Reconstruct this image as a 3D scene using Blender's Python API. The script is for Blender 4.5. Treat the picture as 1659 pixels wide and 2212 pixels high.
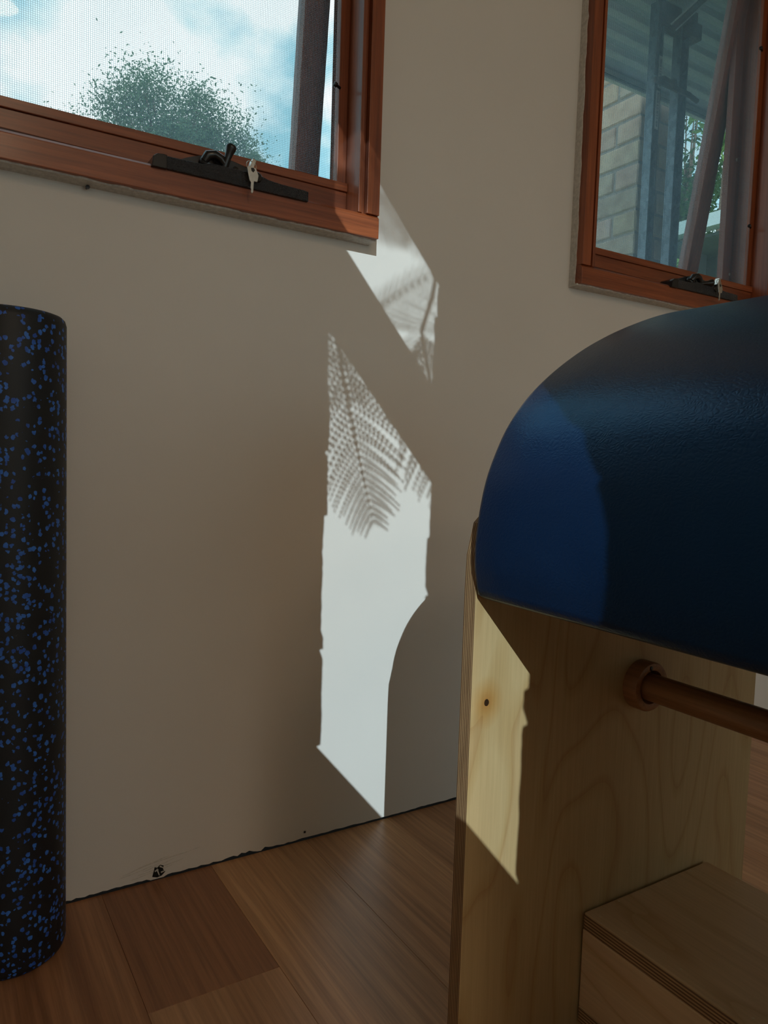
import bpy, bmesh, math, random
from mathutils import Vector, Matrix, noise
random.seed(7)
S = bpy.context.scene
C = S.collection
for o in list(bpy.data.objects):
    bpy.data.objects.remove(o)

# ------------------------------------------------------------------ camera
cam_d = bpy.data.cameras.new('camera'); cam = bpy.data.objects.new('camera', cam_d); C.objects.link(cam)
S.camera = cam
YAW, PITCH, ROLL = 0.55561151, 0.07032579, 0.03187921
f_ = Vector((math.sin(YAW)*math.cos(PITCH), math.cos(YAW)*math.cos(PITCH), -math.sin(PITCH)))
r0 = Vector((math.cos(YAW), -math.sin(YAW), 0)); u0 = r0.cross(f_)
r_ = r0*math.cos(ROLL)+u0*math.sin(ROLL); u_ = -r0*math.sin(ROLL)+u0*math.cos(ROLL)
M = Matrix((r_, u_, -f_)).transposed().to_4x4(); M.translation = Vector((0, -1.23029, 0.73))
cam.matrix_world = M
cam_d.sensor_fit = 'VERTICAL'; cam_d.sensor_height = 36.0; cam_d.sensor_width = 27.0
cam_d.lens = 1596.99/2212*36.0
cam_d.clip_start = 0.02; cam_d.clip_end = 200

# ------------------------------------------------------------------ view
S.view_settings.view_transform = 'Standard'; S.view_settings.look = 'None'
S.view_settings.gamma = 1.0; S.view_settings.use_curve_mapping = False
S.view_settings.exposure = 0.0

# ------------------------------------------------------------------ sun (KX, KZ: drift along x and z per metre towards the window wall)
KX, KZ = 0.495, -0.567
sun_d = bpy.data.lights.new('sun', 'SUN'); sun = bpy.data.objects.new('sun', sun_d); C.objects.link(sun)
sun_d.energy = 2.75; sun_d.angle = math.radians(0.13); sun_d.color = (0.82, 0.99, 1.05)
sun.rotation_euler = Vector((KX, 1, KZ)).to_track_quat('-Z', 'Y').to_euler()
sun.location = (-4, -8, 6)

# ------------------------------------------------------------------ sky: broken cloud over blue
SKY = 1.0
W = bpy.data.worlds.new('sky'); S.world = W; W.use_nodes = True
nt = W.node_tree; nt.nodes.clear()
def wn(t, **k):
    n = nt.nodes.new(t)
    for a, b in k.items(): setattr(n, a, b)
    return n
tc = wn('ShaderNodeTexCoord'); mp = wn('ShaderNodeMapping'); mp.inputs['Location'].default_value = (1.7, 0.4, 0.3)
mp.inputs['Scale'].default_value = (1.0, 1.0, 1.5)
nz = wn('ShaderNodeTexNoise'); nz.inputs['Scale'].default_value = 3.3; nz.inputs['Detail'].default_value = 7; nz.inputs['Roughness'].default_value = 0.5
cr = wn('ShaderNodeValToRGB')
cr.color_ramp.elements[0].position = 0.37; cr.color_ramp.elements[0].color = (0.16, 0.66, 0.88, 1)
cr.color_ramp.elements[1].position = 0.535; cr.color_ramp.elements[1].color = (1.5, 1.6, 1.62, 1)
e = cr.color_ramp.elements.new(0.45); e.color = (0.5, 0.95, 1.12, 1)
bg = wn('ShaderNodeBackground'); bg.inputs['Strength'].default_value = SKY
ow = wn('ShaderNodeOutputWorld')
L = nt.links
L.new(tc.outputs['Generated'], mp.inputs['Vector']); L.new(mp.outputs[0], nz.inputs['Vector'])
L.new(nz.outputs['Fac'], cr.inputs['Fac']); L.new(cr.outputs[0], bg.inputs['Color']); L.new(bg.outputs[0], ow.inputs['Surface'])

# ================================================================== materials
MATS = {}
class N:
    """small node-tree writer"""
    def __init__(s, name):
        s.m = bpy.data.materials.new(name); s.m.use_nodes = True; s.t = s.m.node_tree; s.t.nodes.clear()
        s.out = s.t.nodes.new('ShaderNodeOutputMaterial'); MATS[name] = s.m
    def n(s, t, ins=None, **k):
        x = s.t.nodes.new(t)
        for a, b in k.items(): setattr(x, a, b)
        for a, b in (ins or {}).items():
            if isinstance(b, bpy.types.NodeSocket): s.t.links.new(b, x.inputs[a])
            else: x.inputs[a].default_value = b
        return x
    def coord(s, scale=(1, 1, 1), loc=(0, 0, 0), rnd=False):
        t = s.n('ShaderNodeTexCoord'); m = s.n('ShaderNodeMapping', {'Vector': t.outputs['Object'], 'Scale': scale, 'Location': loc})
        if rnd:
            oi = s.n('ShaderNodeObjectInfo'); v = s.n('ShaderNodeVectorMath', {0: (13.0, 7.0, 5.0)}, operation='SCALE'); s.t.links.new(oi.outputs['Random'], v.inputs['Scale'])
            a = s.n('ShaderNodeVectorMath', {0: m.outputs[0], 1: v.outputs[0]}, operation='ADD'); return a.outputs[0]
        return m.outputs[0]
    def noise(s, vec, scale=5, detail=4, rough=0.5, dist=0):
        return s.n('ShaderNodeTexNoise', {'Vector': vec, 'Scale': scale, 'Detail': detail, 'Roughness': rough, 'Distortion': dist}).outputs['Fac']
    def ramp(s, fac, stops):
        r = s.n('ShaderNodeValToRGB', {'Fac': fac}); cr = r.color_ramp
        cr.elements[0].position, cr.elements[0].color = stops[0][0], (*stops[0][1], 1)
        cr.elements[1].position, cr.elements[1].color = stops[-1][0], (*stops[-1][1], 1)
        for p, c in stops[1:-1]:
            e = cr.elements.new(p); e.color = (*c, 1)
        return r.outputs[0]
    def mix(s, fac, a, b, mode='MIX'):
        x = s.n('ShaderNodeMix', data_type='RGBA', blend_type=mode)
        for i, v in ((0, fac), (6, a), (7, b)):
            if isinstance(v, bpy.types.NodeSocket): s.t.links.new(v, x.inputs[i])
            else: x.inputs[i].default_value = v if i == 0 else (*v, 1)
        return x.outputs[2]
    def math(s, op, a, b=0.0):
        return s.n('ShaderNodeMath', {0: a, 1: b}, operation=op).outputs[0]
    def bump(s, h, strength=0.2, dist=0.002):
        return s.n('ShaderNodeBump', {'Height': h, 'Strength': strength, 'Distance': dist}).outputs[0]
    def bsdf(s, col, rough=0.5, normal=None, **k):
        b = s.n('ShaderNodeBsdfPrincipled')
        ins = {'Base Color': col if isinstance(col, bpy.types.NodeSocket) else (*col, 1), 'Roughness': rough}
        ins.update(k)
        for a, v in ins.items():
            if isinstance(v, bpy.types.NodeSocket): s.t.links.new(v, b.inputs[a])
            else: b.inputs[a].default_value = v
        if normal: s.t.links.new(normal, b.inputs['Normal'])
        s.t.links.new(b.outputs[0], s.out.inputs[0]); return b

def simple(name, col, rough=0.5, var=0.12, scale=20, bump=0.0, **k):
    x = N(name); v = x.coord(); n = x.noise(v, scale, 5)
    c = x.ramp(n, [(0.3, tuple(a*(1-var) for a in col)), (0.7, tuple(min(1, a*(1+var)) for a in col))])
    x.bsdf(c, rough, x.bump(n, bump) if bump else None, **k); return x.m

def wood(name, light, dark, axis, rough=0.4, fine=220, ring=16, stretch=0.03, objcol=False, bump=0.08, coat=0.0, rnd=False):
    x = N(name)
    sc = [1, 1, 1]; sc[axis] = stretch
    v = x.coord(tuple(sc), rnd=rnd)
    warp = x.noise(v, ring, 3, 0.5, 0.6); fn = x.noise(v, fine, 6, 0.65)
    a = x.ramp(warp, [(0.30, dark), (0.5, tuple((p*0.4+q*0.6) for p, q in zip(dark, light))), (0.72, light)])
    g = x.ramp(fn, [(0.32, (0.45, 0.42, 0.40)), (0.62, (1.12, 1.12, 1.12))])
    c = x.mix(0.6, a, g, 'MULTIPLY')
    if objcol:
        oi = x.n('ShaderNodeObjectInfo'); c = x.mix(1.0, c, oi.outputs['Color'], 'MULTIPLY')
    x.bsdf(c, rough, x.bump(fn, bump, 0.0006), **({'Coat Weight': coat, 'Coat Roughness': 0.15} if coat else {})); return x.m

def ply_face(name, axis, knot=None, tone=(1, 1, 1)):
    """pale birch veneer: broad cathedral figure along one axis, fine flecks, optional knot"""
    x = N(name)
    sc = [1, 1, 1]; sc[axis] = 0.22
    v = x.coord(tuple(sc)); sf = [1, 1, 1]; sf[axis] = 0.03; vf = x.coord(tuple(sf))
    w = x.noise(v, 4.5, 2, 0.45, 0.4)
    rings = x.math('FRACT', x.math('MULTIPLY', w, 14.0))
    a = x.ramp(rings, [(0.0, (0.44, 0.285, 0.125)), (0.12, (0.52, 0.37, 0.185)), (0.8, (0.54, 0.395, 0.20)), (1.0, (0.48, 0.33, 0.15))])
    fn = x.noise(vf, 260, 5, 0.6)
    g = x.ramp(fn, [(0.3, (0.86, 0.84, 0.80)), (0.65, (1.05, 1.05, 1.05))])
    c = x.mix(1.0, x.mix(0.7, a, g, 'MULTIPLY'), tone, 'MULTIPLY')
    if knot:
        t = x.n('ShaderNodeTexCoord')
        dv = x.n('ShaderNodeVectorMath', {0: t.outputs['Object'], 1: knot}, operation='SUBTRACT')
        sm = x.n('ShaderNodeVectorMath', {0: dv.outputs[0], 1: (1.0, 0.0, 0.8)}, operation='MULTIPLY')
        ln = x.n('ShaderNodeVectorMath', {0: sm.outputs[0]}, operation='LENGTH').outputs['Value']
        nn = x.noise(x.coord(), 60, 3); d2 = x.math('ADD', ln, x.math('MULTIPLY', x.math('SUBTRACT', nn, 0.5), 0.004))
        halo = x.ramp(x.math('MULTIPLY', d2, 42.0), [(0.0, (0.80, 0.52, 0.28)), (0.4, (0.92, 0.76, 0.55)), (1.0, (1, 1, 1))])
        c = x.mix(1.0, c, halo, 'MULTIPLY')
        core = x.math('LESS_THAN', d2, 0.0032); c = x.mix(core, c, (0.03, 0.014, 0.006))
    x.bsdf(c, 0.42, x.bump(fn, 0.05, 0.0005)); return x.m

def ply_edge(name, axis, origin, t=0.018, plies=13, along=2):
    """the stacked veneers seen on the edge of a plywood board"""
    x = N(name); tcn = x.n('ShaderNodeTexCoord')
    sp = x.n('ShaderNodeSeparateXYZ', {0: tcn.outputs['Object']})
    h = x.math('SUBTRACT', sp.outputs[axis], origin)
    wob = x.noise(x.coord((30, 30, 30)), 2.0, 2); h = x.math('ADD', h, x.math('MULTIPLY', x.math('SUBTRACT', wob, 0.5), 0.0004))
    k = x.math('FRACT', x.math('MULTIPLY', h, plies/(2*t)))
    st = x.ramp(k, [(0.0, (0.55, 0.36, 0.18)), (0.44, (0.52, 0.33, 0.16)), (0.50, (0.17, 0.085, 0.04)), (0.94, (0.20, 0.10, 0.05)), (1.0, (0.55, 0.36, 0.18))])
    sc = [80, 80, 80]; sc[along] = 3
    fn = x.noise(x.coord(tuple(sc)), 6, 5, 0.7); g = x.ramp(fn, [(0.35, (0.55, 0.52, 0.5)), (0.65, (1.1, 1.1, 1.1))])
    x.bsdf(x.mix(0.7, st, g, 'MULTIPLY'), 0.6); return x.m

# wall paint
x = N('wall_paint'); v = x.coord(); n1 = x.noise(v, 3, 3); n2 = x.noise(v, 420, 3)
c = x.ramp(n1, [(0.3, (0.715, 0.69, 0.645)), (0.7, (0.75, 0.725, 0.68))]); x.bsdf(c, 0.75, x.bump(n2, 0.12, 0.0008))
simple('raw_plaster', (0.60, 0.57, 0.52), 0.9, 0.15, 160, 0.5)
simple('ceiling_paint', (0.78, 0.76, 0.72), 0.85, 0.03)
wood('cedar_x', (0.37, 0.098, 0.030), (0.15, 0.033, 0.011), 0, 0.42, 240, 22, 0.035, coat=0.25)
wood('cedar_z', (0.37, 0.098, 0.030), (0.15, 0.033, 0.011), 2, 0.42, 240, 22, 0.035, coat=0.25)
wood('sash_timber', (0.32, 0.115, 0.075), (0.18, 0.058, 0.038), 2, 0.5, 260, 22, 0.035)
wood('floor_oak', (0.58, 0.345, 0.185), (0.39, 0.205, 0.098), 1, 0.38, 150, 20, 0.028, objcol=True, bump=0.1, rnd=True)
wood('dowel_beech', (0.42, 0.20, 0.09), (0.30, 0.13, 0.055), 1, 0.4, 200, 14, 0.04)
simple('framing_timber', (0.03, 0.022, 0.017), 0.9, 0.3)
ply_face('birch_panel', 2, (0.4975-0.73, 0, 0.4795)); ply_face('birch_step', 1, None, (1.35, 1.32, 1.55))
ply_edge('ply_edge_panel', 1, -0.645, 0.018, 13, 2)
simple('putty', (0.72, 0.58, 0.38), 0.7, 0.05)
simple('dark_void', (0.008, 0.007, 0.006), 0.95, 0.2)

# leather of the barrel
x = N('blue_leather'); v = x.coord((1, 0.75, 1))
vo = x.n('ShaderNodeTexVoronoi', {'Vector': x.n('ShaderNodeVectorMath', {0: v, 1: x.n('ShaderNodeVectorMath', {0: x.n('ShaderNodeTexNoise', {'Vector': v, 'Scale': 60.0}).outputs['Color'], 'Scale': 0.012}, operation='SCALE').outputs[0]}, operation='ADD').outputs[0], 'Scale': 270.0, 'Randomness': 1.0}, feature='DISTANCE_TO_EDGE').outputs['Distance']
gr = x.ramp(vo, [(0.0, (0, 0, 0)), (0.35, (1, 1, 1))]); n2 = x.noise(v, 55, 3, 0.5, 1.2)
hh = x.math('ADD', gr, x.math('MULTIPLY', n2, 1.2))
c = x.ramp(x.noise(v, 12, 2), [(0.3, (0.0030, 0.016, 0.055)), (0.7, (0.004, 0.020, 0.067))])
x.bsdf(c, 0.31, x.bump(hh, 0.22, 0.0005), **{'Specular IOR Level': 0.75, 'Specular Tint': (0.22, 0.55, 1.0, 1)})
# speckled foam
x = N('speckled_foam'); v = x.coord((1, 1, 0.9))
wv = x.n('ShaderNodeVectorMath', {0: v, 1: x.n('ShaderNodeVectorMath', {0: x.n('ShaderNodeTexNoise', {'Vector': v, 'Scale': 260.0, 'Detail': 2.0}).outputs['Color'], 'Scale': 0.0045}, operation='SCALE').outputs[0]}, operation='ADD').outputs[0]
masks = []
for k, (sc, th, keep) in enumerate(((150.0, 0.40, 0.38), (122.0, 0.38, 0.30))):
    of = x.n('ShaderNodeVectorMath', {0: wv, 1: (0.31*k, 0.17*k, 0.07*k)}, operation='ADD').outputs[0]
    vo = x.n('ShaderNodeTexVoronoi', {'Vector': of, 'Scale': sc, 'Randomness': 1.0})
    rr = x.n('ShaderNodeSeparateColor', {0: vo.outputs['Color']}).outputs[0]
    masks.append(x.math('MULTIPLY', x.math('LESS_THAN', vo.outputs['Distance'], th), x.math('LESS_THAN', rr, keep)))
mk = x.math('MAXIMUM', masks[0], masks[1])
blue = x.ramp(x.noise(v, 90, 1), [(0.35, (0.012, 0.075, 0.40)), (0.65, (0.035, 0.17, 0.62))])
pn = x.noise(v, 500, 2)
x.bsdf(x.mix(mk, (0.006, 0.008, 0.011), blue), 0.55, x.bump(x.math('ADD', pn, mk), 0.25, 0.0006))
# hardware
simple('black_powdercoat', (0.022, 0.023, 0.026), 0.42, 0.3, 300)
x = N('black_crackle'); v = x.coord(); n1 = x.noise(v, 430, 2, 0.6); x.bsdf((0.030, 0.033, 0.040), 0.28, x.bump(n1, 1.0, 0.004))
simple('black_plastic', (0.012, 0.012, 0.013), 0.25, 0.2)
simple('nickel', (0.62, 0.60, 0.55), 0.28, 0.08, 200, 0.05, Metallic=1.0)
simple('steel_track', (0.75, 0.76, 0.80), 0.35, 0.08, 80, 0, Metallic=0.6)
# glass: clear sheet with a fresnel reflection and blue haze mixed in as colour
def glass(name, haze, haze_col, tint=(0.93, 0.97, 0.97)):
    x = N(name); lw = x.n('ShaderNodeLayerWeight', {'Blend': 0.5}); fr = x.n('ShaderNodeMath', {0: x.math('MULTIPLY', x.math('POWER', lw.outputs['Facing'], 5.0), 0.96), 1: 0.03}, operation='ADD')
    tr = x.n('ShaderNodeBsdfTransparent', {'Color': (*tint, 1)}); gl = x.n('ShaderNodeBsdfGlossy', {'Roughness': 0.02})
    m1 = x.n('ShaderNodeMixShader', {0: fr.outputs[0], 1: tr.outputs[0], 2: gl.outputs[0]})
    df = x.n('ShaderNodeBsdfTranslucent', {'Color': (*haze_col, 1)}); d2 = x.n('ShaderNodeBsdfDiffuse', {'Color': (*haze_col, 1)})
    md = x.n('ShaderNodeMixShader', {0: 0.5, 1: df.outputs[0], 2: d2.outputs[0]})
    nf = x.math('MULTIPLY', x.ramp(x.noise(x.coord(), 6, 5), [(0.3, (0.6,)*3), (0.7, (1.3,)*3)]), haze)
    m2 = x.n('ShaderNodeMixShader', {0: nf, 1: m1.outputs[0], 2: md.outputs[0]})
    x.t.links.new(m2.outputs[0], x.out.inputs[0]); return x.m
glass('window_glass', 0.10, (0.42, 0.68, 0.92)); glass('clear_glass', 0.01, (0.6, 0.7, 0.8))
# woven fly screen: real grid of threads, clear holes
x = N('fly_mesh'); tcn = x.n('ShaderNodeTexCoord'); sp = x.n('ShaderNodeSeparateXYZ', {0: tcn.outputs['Object']})
PITCH_T = 0.0031
def thread(sock, w): return x.math('LESS_THAN', x.math('FRACT', x.math('MULTIPLY', sock, 1.0/PITCH_T)), w)
g = x.math('MAXIMUM', thread(sp.outputs[0], 0.30), thread(sp.outputs[2], 0.26))
tr = x.n('ShaderNodeBsdfTransparent'); th = x.n('ShaderNodeBsdfTranslucent', {'Color': (0.17, 0.23, 0.27, 1)}); td = x.n('ShaderNodeBsdfDiffuse', {'Color': (0.05, 0.055, 0.06, 1)})
ta = x.n('ShaderNodeAddShader', {0: th.outputs[0], 1: td.outputs[0]})
soft = x.math('MULTIPLY', g, 0.55)
mm = x.n('ShaderNodeMixShader', {0: soft, 1: tr.outputs[0], 2: ta.outputs[0]}); x.t.links.new(mm.outputs[0], x.out.inputs[0])
# outdoors
x = N('brick_clay'); v = x.coord(rnd=True); n1 = x.noise(v, 14, 4); n2 = x.noise(v, 120, 4, 0.7); oi = x.n('ShaderNodeObjectInfo')
c = x.ramp(n1, [(0.3, (0.46, 0.34, 0.27)), (0.6, (0.62, 0.51, 0.41)), (0.8, (0.52, 0.45, 0.43))])
x.bsdf(x.mix(1.0, c, oi.outputs['Color'], 'MULTIPLY'), 0.9, x.bump(n2, 0.7, 0.003))
simple('mortar', (0.36, 0.33, 0.30), 0.95, 0.2, 90, 0.5)
x = N('galvanised'); v = x.coord((1, 1, 0.5)); vo = x.n('ShaderNodeTexVoronoi', {'Vector': v, 'Scale': 90.0}); sc = x.n('ShaderNodeSeparateColor', {0: vo.outputs['Color']})
c = x.ramp(sc.outputs[0], [(0.0, (0.07, 0.10, 0.12)), (1.0, (0.16, 0.21, 0.245))]); x.bsdf(c, 0.45, None, Metallic=0.5)
simple('roof_sheet', (0.50, 0.58, 0.62), 0.4, 0.1, 4, Metallic=0.1)
simple('roof_rib_paint', (0.72, 0.80, 0.84), 0.4, 0.06, 4)
simple('label_paper', (0.72, 0.75, 0.76), 0.6, 0.05)
simple('label_ink', (0.20, 0.25, 0.30), 0.6, 0.2)
simple('rusty_bracket', (0.10, 0.085, 0.08), 0.8, 0.4, 30)
simple('cable_sheath', (0.03, 0.033, 0.035), 0.6)
simple('house_roof', (0.30, 0.48, 0.60), 0.35, 0.05, 3)
simple('house_gutter', (0.42, 0.55, 0.55), 0.4, 0.05, 3)
simple('house_soffit', (0.10, 0.13, 0.125), 0.8, 0.1, 5)
simple('bark', (0.16, 0.12, 0.09), 0.95, 0.4, 25, 0.6)
def leafmat(name, a, b):
    x = N(name); n = x.noise(x.coord(), 9, 3); c = x.ramp(n, [(0.3, a), (0.7, b)])
    d = x.n('ShaderNodeBsdfDiffuse', {'Color': c}); t = x.n('ShaderNodeBsdfTranslucent', {'Color': c}); m = x.n('ShaderNodeMixShader', {0: 0.45, 1: d.outputs[0], 2: t.outputs[0]})
    x.t.links.new(m.outputs[0], x.out.inputs[0])
leafmat('leaf_dark', (0.035, 0.075, 0.035), (0.08, 0.16, 0.06)); leafmat('leaf_hazed', (0.10, 0.17, 0.11), (0.18, 0.27, 0.17)); leafmat('leaf_light', (0.16, 0.32, 0.09), (0.34, 0.52, 0.18)); leafmat('fern_leaf', (0.04, 0.12, 0.03), (0.09, 0.2, 0.05))  # far trees' grey leaf colour has distance haze mixed in
simple('lawn', (0.12, 0.17, 0.06), 0.95, 0.4, 6); simple('paving', (0.46, 0.32, 0.20), 0.9, 0.1, 3); simple('render_wall', (0.5, 0.46, 0.42), 0.9, 0.05, 3)
x = N('fill_glow'); em = x.n('ShaderNodeEmission', {'Color': (1.0, 0.72, 0.45, 1), 'Strength': 2.0}); x.t.links.new(em.outputs[0], x.out.inputs[0])
simple('white_metal', (0.8, 0.8, 0.78), 0.5, 0.02)

# ================================================================== mesh building
ORI = {}
def world_o(p):
    return ORI.get(p.name, Vector((0, 0, 0))) if p else Vector((0, 0, 0))
class MB:
    def __init__(s): s.v = []; s.f = []; s.mi = []; s.cur = 0
    def add(s, vs, fs):
        b = len(s.v); s.v += [Vector(q) for q in vs]; s.f += [[i+b for i in q] for q in fs]; s.mi += [s.cur]*len(fs); return s
    def box(s, x0, x1, y0, y1, z0, z1):
        return s.add([(x0,y0,z0),(x1,y0,z0),(x1,y1,z0),(x0,y1,z0),(x0,y0,z1),(x1,y0,z1),(x1,y1,z1),(x0,y1,z1)],
                     [(0,3,2,1),(4,5,6,7),(0,1,5,4),(1,2,6,5),(2,3,7,6),(3,0,4,7)])
    def prism(s, poly, axis, a, b):
        """polygon in the plane across axis, extruded a..b. axis 1: (x,z); 0: (y,z); 2: (x,y)"""
        def mk(q, w): return {0: (w, q[0], q[1]), 1: (q[0], w, q[1]), 2: (q[0], q[1], w)}[axis]
        n = len(poly); vs = [mk(q, a) for q in poly]+[mk(q, b) for q in poly]
        return s.add(vs, [tuple(range(n)), tuple(range(2*n-1, n-1, -1))]+[(i, i+n, (i+1) % n+n, (i+1) % n) for i in range(n)])
    def tube(s, pts, rad, n=10, cap=True):
        pts = [Vector(q) for q in pts]; k = len(pts)
        if not hasattr(rad, '__len__'): rad = [rad]*k
        vs = []; prev = None
        for i, q in enumerate(pts):
            d = (pts[min(i+1, k-1)]-pts[max(i-1, 0)]).normalized()
            a = prev if prev else (Vector((0, 0, 1)) if abs(d.z) < 0.9 else Vector((1, 0, 0)))
            a = (a-d*a.dot(d)).normalized(); b = d.cross(a); prev = a
            for j in range(n):
                t = 2*math.pi*j/n; vs.append(q+(a*math.cos(t)+b*math.sin(t))*rad[i])
        fs = [(i*n+j, i*n+(j+1) % n, (i+1)*n+(j+1) % n, (i+1)*n+j) for i in range(k-1) for j in range(n)]
        if cap: fs += [tuple(range(n-1, -1, -1)), tuple(range((k-1)*n, k*n))]
        return s.add(vs, fs)
    def lathe(s, prof, origin, axis=(0, 0, 1), n=32):
        """prof: list of (radius, height)"""
        ax = Vector(axis).normalized(); a = Vector((1, 0, 0)) if abs(ax.x) < 0.9 else Vector((0, 1, 0))
        a = (a-ax*a.dot(ax)).normalized(); b = ax.cross(a); o = Vector(origin); vs = []
        for r, h in prof:
            for j in range(n):
                t = 2*math.pi*j/n; vs.append(o+ax*h+(a*math.cos(t)+b*math.sin(t))*max(r, 1e-5))
        k = len(prof)
        fs = [(i*n+j, i*n+(j+1) % n, (i+1)*n+(j+1) % n, (i+1)*n+j) for i in range(k-1) for j in range(n)]
        fs += [tuple(range(n-1, -1, -1)), tuple(range((k-1)*n, k*n))]
        return s.add(vs, fs)
    def build(s, name, mats, parent=None, smooth=False, bevel=0, seg=2, fix=True):
        o0 = world_o(parent)
        me = bpy.data.meshes.new(name); me.from_pydata([tuple(q-o0) for q in s.v], [], s.f)
        if not isinstance(mats, (list, tuple)): mats = [mats]
        for m in mats: me.materials.append(MATS[m])
        for p, i in zip(me.polygons, s.mi): p.material_index = i
        if fix:
            bm = bmesh.new(); bm.from_mesh(me); bmesh.ops.recalc_face_normals(bm, faces=bm.faces); bm.to_mesh(me); bm.free()
        if smooth:
            for p in me.polygons: p.use_smooth = True
            try: me.set_sharp_from_angle(angle=math.radians(smooth if smooth > 1 else 40))
            except Exception: pass
        ob = bpy.data.objects.new(name, me); C.objects.link(ob)
        if parent: ob.parent = parent
        ORI[ob.name] = o0
        if bevel:
            md = ob.modifiers.new('bevel', 'BEVEL'); md.width = bevel; md.segments = seg; md.limit_method = 'ANGLE'; md.angle_limit = math.radians(40)
        return ob
def empty(name, loc):
    o = bpy.data.objects.new(name, None); C.objects.link(o); o.location = loc; o.empty_display_size = 0.05; ORI[o.name] = Vector(loc); return o
def tag(o, label, cat, group=None):
    o['label'] = label; o['category'] = cat
    if group: o['group'] = group
    return o
def struct(o, label, cat):
    o['kind'] = 'structure'; return tag(o, label, cat)
def sbox(*a): return MB().box(*a)
def jag(n, seed, amp): # rough torn edge offsets
    r = random.Random(seed); out = []; h = 0
    for i in range(n):
        h = 0.55*h+r.uniform(-1, 1)*amp*0.6
        if r.random() < 0.10: h += r.choice((-1, 1))*amp*0.9
        out.append(max(-amp, min(amp, h)))
    return out

# ================================================================== the room
XL, XR, YF, ZC = -0.21, 4.4, -4.3, 2.62
BOT, HEAD = 1.134, 2.30           # window frame bottom and top
WIN = {1: (-0.039, 0.711), 2: (1.236, 1.985)}
T0 = 0.013                        # plasterboard thickness
# --- wall with the two windows: plasterboard with a torn lower edge
m = MB()
ox = [XL, WIN[1][0]+0.03, WIN[1][1]-0.03, WIN[2][0]+0.03, WIN[2][1]-0.03, XR]
for i in (0, 2, 4): m.box(ox[i], ox[i+1], 0, T0, BOT+0.03, ZC)
for i in (1, 3): m.box(ox[i], ox[i+1], 0, T0, HEAD-0.03, ZC)
ns = 520; xs = [XL+(XR-XL)*(i/ns)**1.25 for i in range(ns+1)]; J = jag(ns+1, 3, 0.0028)
zb = []
for i, q in enumerate(xs):
    z = 0.0048+J[i]*(0.4+0.9*noise.noise((q*3.0, 0, 0))**2*3)
    if 0.315 < q < 0.347: z = 0.002
    zb.append(max(0.0008, min(0.010, z)))
vs = []; fs = []
for i, q in enumerate(xs): vs += [(q, 0, zb[i]), (q, 0, BOT+0.03), (q, T0, zb[i]), (q, T0, BOT+0.03)]
for i in range(ns):
    a = 4*i; fs += [(a, a+4, a+5, a+1), (a+2, a+3, a+7, a+6), (a, a+2, a+6, a+4)]
m.add(vs, fs)
wb = m.build('wall_back', 'wall_paint', None, fix=True)
struct(wb, 'off-white plasterboard wall holding the two timber windows, torn along the floor', 'wall')
m = MB()
for i in (0, 2, 4): m.box(ox[i], ox[i+1], T0+0.004, 0.085, 0, ZC)
for i in (1, 3):
    m.box(ox[i], ox[i+1], T0+0.004, 0.085, HEAD-0.02, ZC); m.box(ox[i], ox[i+1], T0+0.004, 0.085, 0, BOT+0.02)
m.build('wall_framing', 'framing_timber', wb)
# chipped hole, scraped plaster, screw hole and nail in that wall
r = random.Random(5); poly = [(0.3215,0.0075),(0.3255,0.0235),(0.3300,0.0215),(0.3345,0.0255),(0.3405,0.0225),(0.3395,0.0165),(0.3435,0.0115),(0.3375,0.0060),(0.3300,0.0045)]
MB().prism(poly, 1, -0.0009, 0.002).build('chipped_hole', 'dark_void', wb)
m = MB()
for (a, b, c, d) in ((0.329,0.020,0.333,0.008),(0.334,0.0235,0.340,0.0195),(0.336,0.012,0.343,0.014),(0.3255,0.0165,0.3315,0.0185)):
    dx, dz = b-0.0, 0; p0 = Vector((a, -0.0015, b)); p1 = Vector((c, -0.0022, d)); n_ = Vector((p1.z-p0.z, 0, -(p1.x-p0.x))).normalized()*0.0012
    m.add([p0-n_, p0+n_, p1+n_*0.5, p1-n_*0.5, p0-n_+Vector((0, .0008, 0)), p0+n_+Vector((0, .0008, 0)), p1+n_*.5+Vector((0, .0008, 0)), p1-n_*.5+Vector((0, .0008, 0))], [(0,1,2,3),(4,7,6,5),(0,4,5,1),(1,5,6,2),(2,6,7,3),(3,7,4,0)])
m.build('paper_shred', 'raw_plaster', wb)
m = MB(); r = random.Random(9)
for k in range(7): # scrape ridges left by a scraper
    x0 = 0.262+r.uniform(0, 0.05); x1 = x0+r.uniform(0.05, 0.11); z0 = 0.010+0.0055*k*0.55+r.uniform(0, 0.004); pts = []
    for i in range(9):
        t = i/8; pts.append((x0+(x1-x0)*t, 0.0001, z0+0.010*t+r.uniform(-0.0005, 0.0005)))
    m.tube(pts, [0.0004+0.0005*math.sin(math.pi*i/8) for i in range(9)], 6)
m.build('scraped_plaster', 'raw_plaster', wb, smooth=True)
m = MB().lathe([(0.0038, 0), (0.0036, 0.0008), (0.0018, 0.0004), (0.0016, 0.0001)], (0.6083, 0.0003, 0.0164), (0, -1, 0), 14); m.build('screw_hole_rim', 'raw_plaster', wb)
MB().lathe([(0.0019, 0), (0.0019, 0.0012)], (0.6083, 0.0, 0.0164), (0, -1, 0), 10).build('screw_hole', 'dark_void', wb)

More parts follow.
